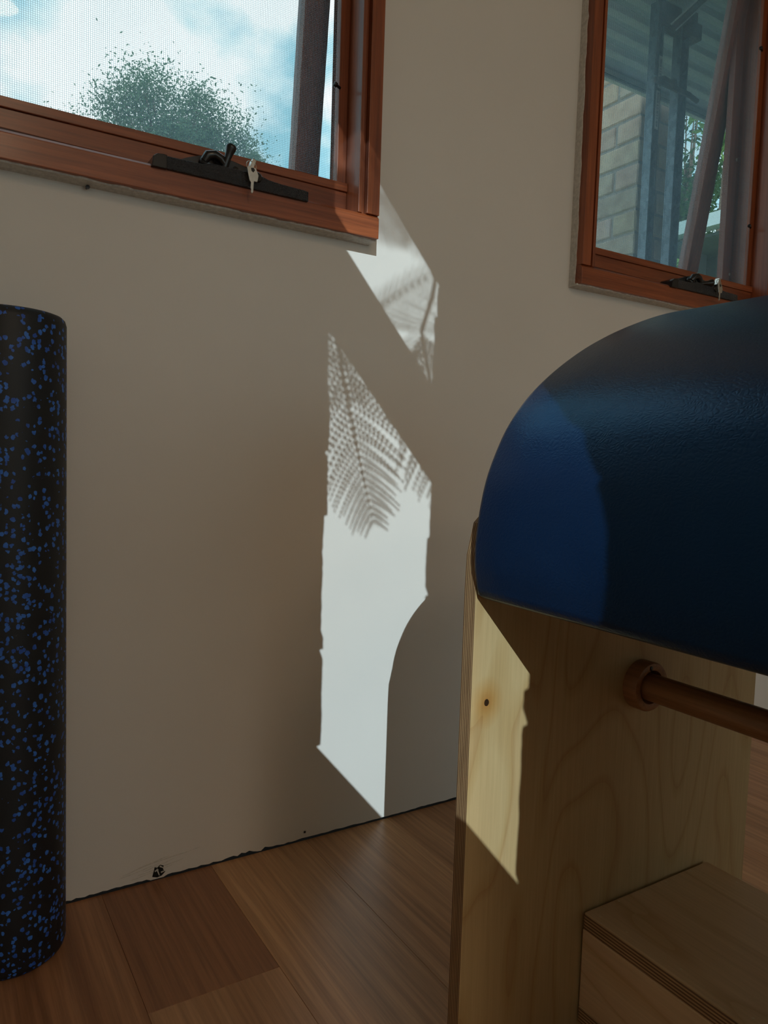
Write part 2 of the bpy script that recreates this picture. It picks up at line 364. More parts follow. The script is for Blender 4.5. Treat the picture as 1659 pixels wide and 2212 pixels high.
# --- floor: boards 185 mm wide running towards the window wall
PW = 0.1855; SEAM = 0.0533
fl = sbox(XL-0.05, XR+0.05, YF-0.05, 0.06, -0.06, -0.014).build('floor', 'framing_timber'); struct(fl, 'wide brown timber floorboards running towards the windows', 'floor')
r = random.Random(21); plank_cache = {}
k0 = math.floor((XL-SEAM)/PW); k1 = math.ceil((XR-SEAM)/PW)
END = {1: -0.302, 0: -1.10, 2: -1.62, 3: -0.86, 4: -1.31, 5: -0.36, 6: -1.02}
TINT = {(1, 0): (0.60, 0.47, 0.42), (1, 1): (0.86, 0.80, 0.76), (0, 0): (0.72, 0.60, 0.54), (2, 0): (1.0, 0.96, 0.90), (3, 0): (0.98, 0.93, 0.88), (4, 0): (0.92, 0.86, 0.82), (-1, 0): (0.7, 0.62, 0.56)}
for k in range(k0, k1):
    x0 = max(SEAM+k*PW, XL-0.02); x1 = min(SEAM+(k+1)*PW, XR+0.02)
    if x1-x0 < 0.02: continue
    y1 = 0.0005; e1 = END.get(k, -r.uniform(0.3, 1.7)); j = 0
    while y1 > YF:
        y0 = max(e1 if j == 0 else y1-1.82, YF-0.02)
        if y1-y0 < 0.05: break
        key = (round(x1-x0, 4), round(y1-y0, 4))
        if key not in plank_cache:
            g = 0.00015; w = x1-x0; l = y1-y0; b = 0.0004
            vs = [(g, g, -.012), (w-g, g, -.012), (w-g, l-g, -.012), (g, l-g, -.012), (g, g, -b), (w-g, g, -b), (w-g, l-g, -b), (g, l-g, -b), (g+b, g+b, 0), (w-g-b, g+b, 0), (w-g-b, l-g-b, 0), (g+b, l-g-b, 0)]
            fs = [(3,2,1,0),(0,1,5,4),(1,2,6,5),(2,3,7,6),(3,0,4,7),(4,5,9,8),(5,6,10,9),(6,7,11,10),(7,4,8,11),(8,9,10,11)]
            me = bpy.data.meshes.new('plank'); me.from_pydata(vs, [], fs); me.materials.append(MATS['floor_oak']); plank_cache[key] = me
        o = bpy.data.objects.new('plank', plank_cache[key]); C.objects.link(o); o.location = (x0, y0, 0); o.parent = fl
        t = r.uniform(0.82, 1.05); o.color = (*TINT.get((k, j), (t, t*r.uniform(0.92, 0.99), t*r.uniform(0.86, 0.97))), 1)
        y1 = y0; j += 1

# --- the other walls, ceiling
WY0, WY1 = -(0.8795-XL)/KX, -(0.629-XL)/KX       # side window opening along y
def wz(Z, X): return Z-KZ*(X-XL)/KX               # height in the side wall of a point that throws its shadow at X, Z
SZ0, SZ1, SZ2, SZ3 = wz(0.181, 0.6282), wz(0.984, 0.631), wz(1.133, 0.6505), wz(1.0787, 0.8783)
m = MB(); xa, xb = XL-0.02, XL; WYa = WY0-0.02/KX; SZa = SZ3-KZ*0.02/KX
m.box(xa, xb, WY1, 0.085, -0.01, ZC); m.box(xa, xb, YF-0.1, WYa, -0.01, ZC); m.box(xa, xb, WYa, WY1, -0.01, SZ0); m.box(xa, xb, WYa, WY1, SZa, ZC)
struct(m.build('wall_left', 'wall_paint'), 'off-white side wall with the tall sunny window', 'wall')
DX0, DX1, DZ1 = 0.0, 3.2, 2.25
m = MB(); m.box(xa, DX0, YF-0.1, YF, -0.01, ZC); m.box(DX1, XR+0.1, YF-0.1, YF, -0.01, ZC); m.box(DX0, DX1, YF-0.1, YF, DZ1, ZC)
struct(m.build('wall_front', 'wall_paint'), 'off-white wall behind the viewer with added glazed doors', 'wall')
struct(sbox(XR, XR+0.1, YF-0.1, 0.085, -0.01, ZC).build('wall_right', 'wall_paint'), 'plain off-white far end wall', 'wall')
struct(sbox(XL-0.1, XR+0.1, YF-0.1, 0.085, ZC, ZC+0.12).build('ceiling', 'ceiling_paint'), 'flat white ceiling', 'ceiling')
# added glazed doors behind the viewer, unseen, to let daylight in
d1 = empty('added_door_1', (DX0, YF-0.05, 0)); struct(d1, 'added pair of glazed timber doors letting in daylight behind the viewer', 'door')
for i in range(2):
    a = DX0+i*(DX1-DX0)/2; b = a+(DX1-DX0)/2
    for (p, q) in ((a, a+0.07), (b-0.07, b)): sbox(p, q, YF-0.07, YF-0.03, 0, DZ1).build('added_door_stile', 'cedar_z', d1)
    for (p, q) in ((0, 0.12), (DZ1-0.07, DZ1)): sbox(a+0.07, b-0.07, YF-0.07, YF-0.03, p, q).build('added_door_rail', 'cedar_x', d1)
    sbox(a+0.07, b-0.07, YF-0.053, YF-0.047, 0.12, DZ1-0.07).build('glass_pane', 'clear_glass', d1)

vr = empty('shade_roof', (1.9, YF-0.8, 2.45)); tag(vr, 'added flat roof blocking sun at the added glazed doors behind the viewer', 'roof')  # unseen roof added so door sun stops short of the barrel
sbox(-0.75, 5.2, YF-1.62, YF-0.12, 2.46, 2.52).build('shade_soffit', 'ceiling_paint', vr); sbox(-0.75, 5.2, YF-1.66, YF-1.62, 2.38, 2.56).build('shade_fascia', 'white_metal', vr)
for q in (-0.65, 5.0): sbox(q-0.05, q+0.05, YF-1.6, YF-1.5, -0.2, 2.46).build('corner_post', 'cedar_z', vr)

# ================================================================== the two awning windows
def make_window(n, stile_x, out, hinge_z, brown_stop):
    a, b = WIN[n]; w = empty('window_%d' % n, (a, 0, BOT))
    FY = -0.036                                    # inner face of the timber
    # torn plaster build-out under and beside the frame
    nj = 90; J1 = jag(nj+1, 40+n, 0.0032); top = []
    low = BOT-0.0035
    vs = []; fs = []
    for i in range(nj+1):
        q = a-0.003+(b-a+0.002)*i/nj; y = -0.027+J1[i]
        vs += [(q, y, low+0.0008), (q, 0.002, low-0.001), (q, y-0.0012, low+0.0045), (q, 0.002, low+0.0045)]
    for i in range(nj):
        k = 4*i; fs += [(k, k+4, k+5, k+1), (k, k+2, k+6, k+4), (k+2, k+3, k+7, k+6)]
    fs += [(0, 1, 3, 2), (4*nj, 4*nj+2, 4*nj+3, 4*nj+1)]
    MB().add(vs, fs).build('plaster_edge', 'raw_plaster', w)
    vs = []; fs = []; J2 = jag(nj+1, 60+n, 0.0018)
    for i in range(nj+1):
        z = low+0.004+(HEAD-low)*i/nj; y = -0.018+J2[i]
        vs += [(a-0.003, y, z), (a-0.003, 0.002, z), (a+0.006, y, z)]
    for i in range(nj):
        k = 3*i; fs += [(k, k+1, k+4, k+3), (k, k+3, k+5, k+2)]
    MB().add(vs, fs).build('plaster_edge', 'raw_plaster', w)
    # face frame: sill, jambs, head
    sl = MB().prism([(FY, BOT), (FY, BOT+0.036), (FY+0.006, BOT+0.0415), (0.010, BOT+0.0425), (0.012, BOT+0.050), (0.085, BOT+0.046), (0.085, BOT-0.0), (-0.024, BOT)], 0, a, b).build('sill_board', 'cedar_x', w, bevel=0.001)
    for s, xo in ((1, a), (-1, b)):
        def X(d): return xo+s*d
        def jb(d0, d1, y0, y1, name, mt='cedar_z', z0=BOT+0.0415, z1=HEAD):
            return sbox(min(X(d0), X(d1)), max(X(d0), X(d1)), y0, y1, z0, z1).build(name, mt, w, bevel=0.001)
        jb(0.0, 0.0265, FY, 0.085, 'jamb_board')
        jb(0.0265, 0.0345, FY+0.011, 0.06, 'jamb_groove')
        jb(0.0345, 0.0425, FY+0.003, 0.085, 'jamb_bead')
        # screen frame stile, and the outer reveal beyond the mesh
        jb(0.0425, 0.0615, 0.018, 0.034, 'screen_stile', z0=BOT+0.068)
    MB().box(a, b, FY, 0.085, HEAD-0.0265, HEAD).build('head_board', 'cedar_x', w)
    MB().box(a+0.0425, b-0.0425, FY+0.005, 0.085, HEAD-0.05, HEAD-0.0265).build('head_bead', 'cedar_x', w)
    # bottom rail of the screen, with a tapering gap under it, and lower recessed part
    gx = a+0.0425; ex = b-0.0425
    MB().add([(gx, .014, BOT+.0610), (ex, .014, BOT+.0520), (ex, .034, BOT+.0520), (gx, .034, BOT+.0610), (gx, .014, BOT+.088), (ex, .014, BOT+.088), (ex, .034, BOT+.088), (gx, .034, BOT+.088)],
             [(0,3,2,1),(4,5,6,7),(0,1,5,4),(1,2,6,5),(2,3,7,6),(3,0,4,7)]).build('screen_groove', 'cedar_x', w, bevel=0.0008)
    sbox(gx, ex, 0.010, 0.034, BOT+0.088, BOT+0.1035).build('screen_rail', 'cedar_x', w, bevel=0.0012)
    sbox(gx, ex, 0.018, 0.034, HEAD-0.07, HEAD-0.05).build('screen_rail', 'cedar_x', w)
    sm = MB().add([(gx+.017, .027, BOT+.102), (ex-.017, .027, BOT+.102), (ex-.017, .027, HEAD-.068), (gx+.017, .027, HEAD-.068)], [(0, 1, 2, 3)]).build('fly_screen', 'fly_mesh', w)
    # screen clips
    for z in ((1.405,) if n == 1 else (1.86, 1.395)):
        p = MB().lathe([(0.0026, 0), (0.0026, 0.010), (0.0045, 0.0105), (0.0048, 0.0145), (0.0030, 0.0165)], (b-0.0605, 0.0165, z), (-1, -0.35, 0.12), 12); p.build('screen_clip', 'black_plastic', w, smooth=True)
    # awning sash swung out at the bottom
    x0s, x1s = a+0.041, stile_x; zt, zb_ = hinge_z, BOT+0.075
    ang = math.atan2(out, zt-zb_); hy = 0.055
    Mx = Matrix.Translation((0, hy, zt)) @ Matrix.Rotation(ang, 4, 'X')
    Ls = math.hypot(out, zt-zb_); t = 0.034; sw = 0.052
    def sb(x0, x1, z0, z1, name, mt, y0=-t/2, y1=t/2):
        q = sbox(x0, x1, y0, y1, z0, z1); q.v = [Mx @ p for p in q.v]; return q.build(name, mt, w, bevel=0.0015 if mt != 'window_glass' else 0)
    sb(x0s, x0s+sw, -Ls, 0, 'sash_stile', 'sash_timber'); sb(x1s-sw, x1s, -Ls, 0, 'sash_stile', 'sash_timber')
    sb(x0s+sw, x1s-sw, -0.05, 0, 'sash_rail', 'sash_timber'); sb(x0s+sw, x1s-sw, -Ls, -Ls+0.06, 'sash_rail', 'sash_timber')
    sb(x0s+sw, x1s-sw, -Ls+0.06, -0.05, 'glass_pane', 'window_glass', -0.002, 0.002)
    if brown_stop:
        st = sbox(1.908, 1.948, 0.082, 0.10, BOT+0.05, HEAD).build('outer_stop', 'sash_timber', w, bevel=0.001)
        for z in (1.60, 1.285): MB().lathe([(0.004, 0), (0.004, 0.001), (0.0022, 0.0012)], (1.94, 0.082, z), (0, -1, 0), 12).build('screw_head', 'nickel', st)
    return w

def make_winder(w, x0, folded=False):
    """chain winder sitting on the sill: long textured base, domed cover, folding crank and lock"""
    z0 = BOT+0.0425; L_ = 0.265
    def px(t): return x0+t*L_
    prof = [(0.0, -0.007), (0.004, 0.007), (0.03, 0.0115), (0.08, 0.0125), (0.30, 0.0135), (0.36, 0.018), (0.58, 0.0185), (0.66, 0.018), (0.72, 0.0135), (0.80, 0.0115), (0.97, 0.0105), (1.0, 0.0095), (1.0, -0.007)]
    base = MB().prism([(px(t), z0+h) for t, h in prof], 1, -0.0415, -0.004).build('winder', 'black_crackle', w, bevel=0.0014)
    cap = [(-0.004, -0.008), (0.004, 0.008), (0.03, 0.0130), (0.065, 0.0140), (0.085, 0.0135), (0.085, -0.008)]
    MB().prism([(px(t), z0+h) for t, h in cap], 1, -0.0425, -0.003).build('end_cap', 'black_plastic', base, bevel=0.0012)
    dome = [(0.14+0.62*i/24, 0.010+0.029*(math.sin(math.pi*i/24)**0.7)) for i in range(25)]
    MB().prism([(px(t), z0+h) for t, h in dome], 1, -0.020, 0.006).build('cover', 'black_powdercoat', base, bevel=0.001)
    # crank: boss, curved arm, flared knob
    cx = px(0.34); MB().lathe([(0.0125, 0), (0.0125, 0.012), (0.0095, 0.016), (0.004, 0.018)], (cx, -0.018, z0+0.021), (0.05, -1, 0.12), 22).build('crank_boss', 'black_plastic', base, smooth=True)
    arm = [(cx-0.006, -0.032, z0+0.022), (cx-0.001, -0.035, z0+0.031), (cx+0.010, -0.036, z0+0.034), (cx+0.020, -0.036, z0+0.030), (cx+0.027, -0.036, z0+0.022)]
    MB().tube(arm, [0.007, 0.0078, 0.0075, 0.007, 0.006], 12).build('crank_arm', 'black_plastic', base, smooth=True)
    MB().lathe([(0.0045, -0.004), (0.0058, 0.004), (0.0055, 0.016), (0.0066, 0.025), (0.0086, 0.032), (0.0088, 0.0345), (0.0072, 0.0375), (0.003, 0.0385)], (cx+0.026, -0.036, z0+0.018), (1.0, -0.25, 0.16) if folded else (0.30, -0.12, 1), 20).build('crank_knob', 'black_plastic', base, smooth=True)
    MB().lathe([(0.0052, 0), (0.0052, 0.003), (0.004, 0.0042)], (px(0.53), -0.0195, z0+0.024), (0, -1, 0.2), 16).build('cover_screw', 'black_plastic', base, smooth=True)
    MB().lathe([(0.0085, 0), (0.0085, 0.006), (0.007, 0.0075)], (px(0.645), -0.036, z0+0.0125), (0, -1, 0.1), 20).build('lock_barrel', 'black_plastic', base, smooth=True)
    return base
def make_key(x, label):
    z0 = BOT+0.0425; lx, ly, lz = x, -0.048, z0+0.0195
    k = empty('window_key', (lx, ly, lz)); tag(k, label, 'key', 'keys left in the window locks')
    # key standing in the lock: bow seen edge-on
    q = MB().box(lx-0.0035, lx+0.0035, ly-0.0035, ly+0.010, lz+0.000, lz+0.0185); q.v = [Matrix.Translation((lx, ly, lz)) @ Matrix.Rotation(0.35, 4, 'Y') @ Matrix.Translation((-lx, -ly, -lz)) @ p for p in q.v]
    q.build('inserted_key', 'nickel', k, bevel=0.0012)
    ring = [(lx+0.0085*math.cos(2*math.pi*i/26), ly-0.004+0.002*math.sin(2*math.pi*i/26), lz+0.005+0.0085*math.sin(2*math.pi*i/26)) for i in range(27)]
    MB().tube(ring, 0.0008, 6, cap=False).build('ring', 'nickel', k, smooth=True)
    hz = lz-0.003; hx = lx+0.001; y = ly-0.0065
    bow = [(hx-0.0095, hz+0.004), (hx-0.003, hz+0.0075), (hx+0.006, hz+0.004), (hx+0.0105, hz-0.006), (hx+0.0085, hz-0.0165), (hx+0.003, hz-0.0165), (hx+0.0025, hz-0.0185), (hx+0.0018, hz-0.034), (hx-0.0003, hz-0.0365), (hx-0.0024, hz-0.0345), (hx-0.0018, hz-0.030), (hx-0.003, hz-0.0275), (hx-0.0022, hz-0.019), (hx-0.0048, hz-0.0165), (hx-0.0075, hz-0.006)]
    MB().prism(bow, 1, y-0.001, y+0.001).build('hanging_key', 'nickel', k, bevel=0.0004)
    MB().prism([(hx-0.003, hz+0.0035), (hx+0.0015, hz+0.0045), (hx+0.004, hz+0.001), (hx+0.001, hz-0.003), (hx-0.002, hz-0.001)], 1, y-0.0014, y-0.0009).build('key_hole', 'black_plastic', k)
w1 = make_window(1, 0.670, 0.105, 2.25, False); struct(w1, 'red-brown timber awning window with sky behind its fly screen', 'window')
w2 = make_window(2, 1.944, 0.165, 2.25, True); struct(w2, 'red-brown timber awning window looking onto brick pillar and steel roof', 'window')
make_winder(w1, 0.300); make_winder(w2, 1.535, True)
make_key(0.4560, 'silver key on a ring hanging from the winder lock of the sky-facing window')
make_key(1.7020, 'silver key on a ring hanging from the winder lock of the brick-facing window')
nl = MB().tube([(0.212, 0.004, 1.128), (0.212, -0.010, 1.127)], 0.0016, 8); nl.lathe([(0.0032, 0), (0.0032, 0.0012)], (0.212, -0.010, 1.127), (0, -1, 0), 10)
nl.build('nail', 'black_plastic', wb)

# side window (source of the sun patches): timber frame, transom, rough plaster reveal
w3 = empty('window_3', (XL, WY1, SZ0)); struct(w3, 'tall narrow timber window in the side wall with a deep transom', 'window')
sbox(XL-0.016, XL-0.002, WYa, WY1, SZ1, SZ2).build('transom', 'cedar_x', w3)
for ya in (WY0, WY1):
    sgn = 1 if ya == WY0 else -1; n_ = 120; J3 = jag(n_+1, 80+sgn, 0.0045); vs = []; fs = []
    for i in range(n_+1):
        z = SZ0+(SZ3-SZ0)*i/n_; d = max(0.0, 0.016+J3[i]*0.6-(0.016 if (i*7) % 19 == 0 else 0.0)-(0.012 if (i//23) % 2 else 0.0))
        vs += [(XL-0.003, ya, z), (XL-0.003, ya+sgn*d, z), (XL+0.001, ya+sgn*d, z), (XL+0.001, ya, z)]
    for i in range(n_):
        k = 4*i; fs += [(k+j, k+(j+1) % 4, k+4+(j+1) % 4, k+4+j) for j in range(4)]
    MB().add(vs, fs).build('plaster_bead', 'raw_plaster', w3)
sbox(XL-0.12, XL-0.05, WY0-0.02, WY1+0.02, SZ0-0.05, SZ0-0.001).build('sill_board', 'cedar_x', w3)

# ================================================================== ladder barrel
B = empty('ladder_barrel', (0.73, -0.86, 0)); tag(B, 'plywood pilates ladder barrel with dark blue padded leather top', 'exercise barrel')
YP = -0.645; TH = 0.018; YN = -1.18; CXB = 0.73
full = [(-0.2570, 0.604), (-0.2615, 0.628), (-0.2610, 0.660), (-0.2530, 0.708), (-0.2410, 0.739), (-0.2245, 0.771), (-0.1950, 0.806), (-0.1500, 0.841), (-0.0950, 0.873), (-0.0193, 0.9035), (0.0374, 0.9195), (0.080, 0.925), (0.130, 0.912), (0.180, 0.878), (0.222, 0.820), (0.247, 0.750), (0.2600, 0.670), (0.2615, 0.628), (0.2570, 0.604)]
def smooth_poly(P, it=3):
    for _ in range(it):
        Q = [P[0]]
        for a, b in zip(P, P[1:]): Q += [(a[0]*.75+b[0]*.25, a[1]*.75+b[1]*.25), (a[0]*.25+b[0]*.75, a[1]*.25+b[1]*.75)]
        P = Q+[P[-1]]
    return P
outer = smooth_poly([(CXB+h, z) for h, z in full], 3)
def offset(P, d):
    out = []
    for i, q in enumerate(P):
        a = P[max(i-1, 0)]; b = P[min(i+1, len(P)-1)]; tx, tz = b[0]-a[0], b[1]-a[1]; l = math.hypot(tx, tz) or 1
        out.append((q[0]+tz/l*d, q[1]-tx/l*d))
    return out
inner = offset(outer, 0.055)
def rim(P, Q): # rounded lip joining the end of P to the start of Q (downwards)
    (ax, az), (bx, bz) = P, Q; out = []
    for i in range(1, 8):
        t = math.pi*i/8; out.append(((ax+bx)/2+(ax-bx)/2*math.cos(t), (az+bz)/2+(az-bz)/2*math.cos(t)-0.016*math.sin(t)**0.7))
    return out
prof = outer+rim(outer[-1], inner[-1])+inner[::-1]+rim(inner[0], outer[0])
n = len(prof)
def inset(P, d):
    out = []
    for i in range(n):
        a = P[i-1]; b = P[(i+1) % n]; tx, tz = b[0]-a[0], b[1]-a[1]; l = math.hypot(tx, tz) or 1; out.append((P[i][0]+tz/l*d, P[i][1]-tx/l*d))
    return out
ring_ys = []
for d, y in ((0.008, 0.0), (0.0035, 0.0012), (0.0012, 0.0035), (0.0, 0.008)): ring_ys.append((d, YP-0.001-y))
body = [YP-0.013-(YP-YN-0.026)*i/10 for i in range(1, 10)]
ring_ys += [(0.0, y) for y in body]
for d, y in ((0.0, 0.013), (0.0022, 0.006), (0.0065, 0.0022), (0.014, 0.0)): ring_ys.append((d, YN+0.001+y))
vs = []; fs = []
for d, y in ring_ys: vs += [(q[0], y, q[1]) for q in inset(prof, d)]
for i in range(len(ring_ys)-1): fs += [(i*n+j, i*n+(j+1) % n, (i+1)*n+(j+1) % n, (i+1)*n+j) for j in range(n)]
no = len(outer); nr = 7; ni = len(inner)
for base_i in (0, (len(ring_ys)-1)*n):
    for j in range(no-1): # strip between outer and inner on the end faces
        a = base_i+j; b = base_i+j+1; c_ = base_i+no+nr+(ni-1-j); d_ = base_i+no+nr+(ni-2-j); fs.append((a, b, d_, c_))
    fs.append(tuple([base_i+no-1+i for i in range(nr+2)])); fs.append(tuple([base_i+no+nr+ni-1+i for i in range(nr+1)]+[base_i]))
cu = MB().add(vs, fs).build('cushion', 'blue_leather', B, smooth=60); cu['label'] = 'dark blue leather padding'
# side panels, arched above under the padding
arch = offset(outer, 0.034)
pan = [(CXB-0.2535, 0.0), (CXB-0.2535, 0.598), (CXB-0.2525, 0.635), (CXB-0.2450, 0.668)]+[q for q in arch if q[1] > 0.69]+[(CXB+0.2450, 0.668), (CXB+0.2525, 0.635), (CXB+0.2535, 0.598), (CXB+0.2535, 0.0)]
for yb in (YP, YN-TH):
    m = MB(); k = len(pan)
    vs = [(q[0], yb, q[1]) for q in pan]+[(q[0], yb+TH, q[1]) for q in pan]
    m.add(vs, [tuple(range(k)), tuple(range(2*k-1, k-1, -1))]); m.cur = 1
    m.add([], []); m.f += [[i, i+k, (i+1) % k+k, (i+1) % k] for i in range(k)]; m.mi += [1]*k
    sp_ = m.build('side_panel', ['birch_panel', 'ply_edge_panel'], B)
# step box between the panels
SX0, SX1, SZT = 0.657, 0.893, 0.2035
ply_edge('ply_edge_step', 2, SZT-0.021, 0.021, 11, 1); ply_edge('ply_edge_base', 2, 0.066, 0.021, 11, 1)
GAP = 0.003
def board(name, x0, x1, z0, z1, edge_axis, em, bevel=0.0012):
    y0, y1 = YN+0.001, YP-GAP
    m = MB(); v = [(x0,y0,z0),(x1,y0,z0),(x1,y1,z0),(x0,y1,z0),(x0,y0,z1),(x1,y0,z1),(x1,y1,z1),(x0,y1,z1)]
    F = [(0,3,2,1),(4,5,6,7),(0,1,5,4),(1,2,6,5),(2,3,7,6),(3,0,4,7)]; m.add(v, F)
    m.mi = [0, 0, 1, 1, 1, 1] if edge_axis == 2 else [0, 0, 1, 0, 1, 0]
    return m.build(name, ['birch_step', em], B, bevel=bevel)
stp = board('step_board', SX0, SX1, SZT-0.021, SZT, 2, 'ply_edge_step', 0.003)
board('riser_board', SX0+0.0005, SX0+0.0185, 0.087, SZT-0.021, 0, 'ply_edge_step'); board('riser_board', SX1-0.0185, SX1-0.0005, 0.087, SZT-0.021, 0, 'ply_edge_step')
board('base_board', SX0, SX1, 0.066, 0.087, 2, 'ply_edge_base')
for (nx, ny) in ((0.668, -0.664), (0.672, -0.700), (0.673, -0.770), (0.674, -0.850), (0.712, -0.654), (0.752, -0.654), (0.800, -0.654), (0.850, -0.654), (0.672, -0.93), (0.880, -0.70)):
    MB().lathe([(0.0016, 0), (0.0014, 0.0003)], (nx, ny, SZT), (0, 0, 1), 8).build('filled_nail', 'putty', stp)
# dowel and its turned sockets
DXc, DZc = 0.738, 0.468
MB().tube([(DXc, YP-0.004, DZc), (DXc, YN+0.004, DZc)], 0.0165, 28).build('dowel', 'dowel_beech', B, smooth=40)
for y, d in ((YP, -1), (YN, 1)):
    so = MB().lathe([(0.030, 0), (0.030, 0.016), (0.0285, 0.0185), (0.024, 0.0195), (0.0205, 0.0185), (0.0185, 0.006)], (DXc, y, DZc), (0, d, 0), 36).build('dowel_socket', 'dowel_beech', B, smooth=40)
    MB().lathe([(0.0028, 0), (0.0028, 0.0018), (0.0016, 0.0022)], (DXc-0.004, y+d*0.0185, DZc+0.0235), (0, d, 0), 10).build('socket_screw', 'black_plastic', so)

# ================================================================== foam roller standing against the wall
R_ = 0.0755; rx, ry = 0.0965, -0.0785; Hh = 0.915
prof = [(R_-0.012, 0.0), (R_-0.006, 0.002), (R_-0.002, 0.006), (R_, 0.013)]
prof += [(R_, 0.013+(Hh-0.026)*i/12) for i in range(1, 13)]
prof += [(R_-0.002, Hh-0.006), (R_-0.006, Hh-0.002), (R_-0.012, Hh)]
fr = MB().lathe(prof, (0, 0, 0), (0, 0, 1), 72).build('foam_roller', 'speckled_foam', None, smooth=50); fr.location = (rx, ry, 0)
tag(fr, 'tall black foam roller with blue flecks standing on end against the wall', 'foam roller')

# ================================================================== outdoors seen through the right window
struct(sbox(-30, 60, 0.12, 60, -0.55, -0.5).build('ground_lawn', 'lawn'), 'grass yard beyond the windows', 'lawn')
struct(sbox(-30, 60, -40, YF-0.12, -0.25, -0.2).build('ground_paving', 'paving'), 'pale paving outside the added glazed doors', 'paving')
struct(sbox(-30, XL-0.14, YF-0.12, 0.12, -0.25, -0.2).build('ground_path', 'paving'), 'pale path along the side wall', 'paving')
# brick pillar, course by course
PX0, PY0, PX1, PY1 = 2.285, 0.72, 2.50, 1.19
P = empty('brick_pillar', (PX0, PY0, -0.5)); tag(P, 'beige brick pillar outside the window under the steel roof', 'pillar')
sbox(PX0+0.006, PX1-0.006, PY0+0.006, PY1-0.006, -0.5, 2.47).build('mortar_core', 'mortar', P)
r = random.Random(4); CH = 0.086; bcache = {}
def brick(x0, x1, y0, y1, z):
    key = (round(x1-x0, 3), round(y1-y0, 3), r.randrange(3))
    if key not in bcache:
        w, d, h = x1-x0, y1-y0, 0.076; bm = bmesh.new(); bmesh.ops.create_cube(bm, size=1)
        for q in bm.verts: q.co = Vector(((q.co.x+.5)*w, (q.co.y+.5)*d, (q.co.z+.5)*h))
        bmesh.ops.bevel(bm, geom=bm.edges[:], offset=0.005, segments=1, affect='EDGES')
        rr = random.Random(hash(key) % 999)
        for q in bm.verts: q.co += Vector((rr.uniform(-1, 1), rr.uniform(-1, 1), rr.uniform(-1, 1)))*0.0014
        me = bpy.data.meshes.new('brick'); bm.to_mesh(me); bm.free(); me.materials.append(MATS['brick_clay']); bcache[key] = me
    o = bpy.data.objects.new('brick', bcache[key]); C.objects.link(o); o.parent = P; o.location = Vector((x0, y0, z))-ORI[P.name]
    t = r.uniform(0.8, 1.15); o.color = (t*r.uniform(0.95, 1.1), t, t*r.uniform(0.9, 1.02), 1)
z = 1.23-0.086*20+0.0; i = 0
zc = [1.196+CH*k for k in range(-8, 15)]
for k, z in enumerate(zc):
    if z < 0.9: continue
    if k % 2 == 0:
        brick(PX0, PX0+0.11, PY0, PY0+0.23, z); brick(PX0, PX0+0.11, PY0+0.24, PY1, z); brick(PX0+0.12, PX1, PY0, PY0+0.11, z)
    else:
        brick(PX0, PX1, PY0, PY0+0.11, z); brick(PX0, PX0+0.11, PY0+0.12, PY0+0.35, z); brick(PX0, PX0+0.11, PY0+0.36, PY1, z)
# galvanised steel channel posts in front of the pillar
PYF, PYB = 0.445, 0.478
def post(name, x0, x1, zt, label):
    p = empty(name, ((x0+x1)/2, PYB, -0.5)); tag(p, label, 'post'); t = 0.006
    sbox(x0, x1, PYB-t, PYB, -0.5, zt).build('web', 'galvanised', p, bevel=0.001)
    sbox(x0, x0+t, PYF, PYB-t, -0.5, zt).build('flange', 'galvanised', p, bevel=0.001); sbox(x1-t, x1, PYF, PYB-t, -0.5, zt).build('flange', 'galvanised', p, bevel=0.001)
    return p
pa = post('steel_post', 2.020, 2.052, 2.235, 'narrow galvanised steel post with paper labels beside the brick pillar')
pb = post('steel_post', 2.138, 2.182, 2.230, 'wide galvanised steel post nearer the trees, without labels')
for (z0, z1, xo) in ((1.965, 2.065, 0.0), (1.835, 1.955, -0.005)):
    lb = MB().box(2.034+xo, 2.050+xo, PYF-0.0025, PYF-0.0005, z0, z1).build('paper_label', 'label_paper', pa)
    m = MB(); q = z0+0.006; rr = random.Random(int(z0*100))
    while q < z1-0.008:
        h = rr.choice((0.0012, 0.002, 0.0028)); m.box(2.038+xo, 2.046+xo, PYF-0.0030, PYF-0.0024, q, q+h); q += h+rr.choice((0.0012, 0.0022, 0.006))
    m.build('label_print', 'label_ink', lb)
CY = PYF-0.004
cl = MB().box(2.010, 2.186, CY-0.008, CY, 1.972, 1.988); cl.tube([(2.015, CY-.01, 1.98), (2.04, CY-.014, 1.99), (2.07, CY-.022, 1.98), (2.10, CY-.014, 1.985)], 0.007, 8); cl.lathe([(0.012, 0), (0.012, 0.018), (0.006, 0.022)], (2.083, CY-.006, 1.984), (0, -1, 0), 12); cl.lathe([(0.008, 0), (0.008, 0.045)], (2.184, CY-.004, 1.980), (1, 0, -0.2), 10)
cl = cl.build('post_clamp', 'rusty_bracket', None, smooth=40); tag(cl, 'dark metal clamp tying the two steel posts together', 'clamp')
cb = MB().tube([(2.012+0.006*math.sin(9*z), CY-0.008, z) for z in [1.995+0.235*i/16 for i in range(17)]], 0.0055, 8).build('cable', 'cable_sheath', None, smooth=60); tag(cb, 'dark cable running up beside the labelled steel post', 'cable')
br = empty('roof_bracket', (2.14, 0.43, 2.18)); tag(br, 'dark steel bracket and brace under the roof at the post heads', 'bracket')
sbox(2.03, 2.13, PYF-0.004, PYB-0.01, 2.16, 2.24).build('plate', 'rusty_bracket', br, bevel=0.002)
sbox(2.172, 2.226, CY-0.01, CY+0.05, 2.165, 2.215).build('block', 'rusty_bracket', br, bevel=0.003); sbox(2.170, 2.200, CY-0.01, CY+0.015, 2.205, 2.245).build('lug', 'rusty_bracket', br, bevel=0.002)
q = MB()
for s_ in (-0.012, 0.012): q.tube([(2.07+s_, 0.425, 2.155-s_*0.4), (2.17+s_, 0.27, 2.30-s_*0.4)], 0.0032, 6)
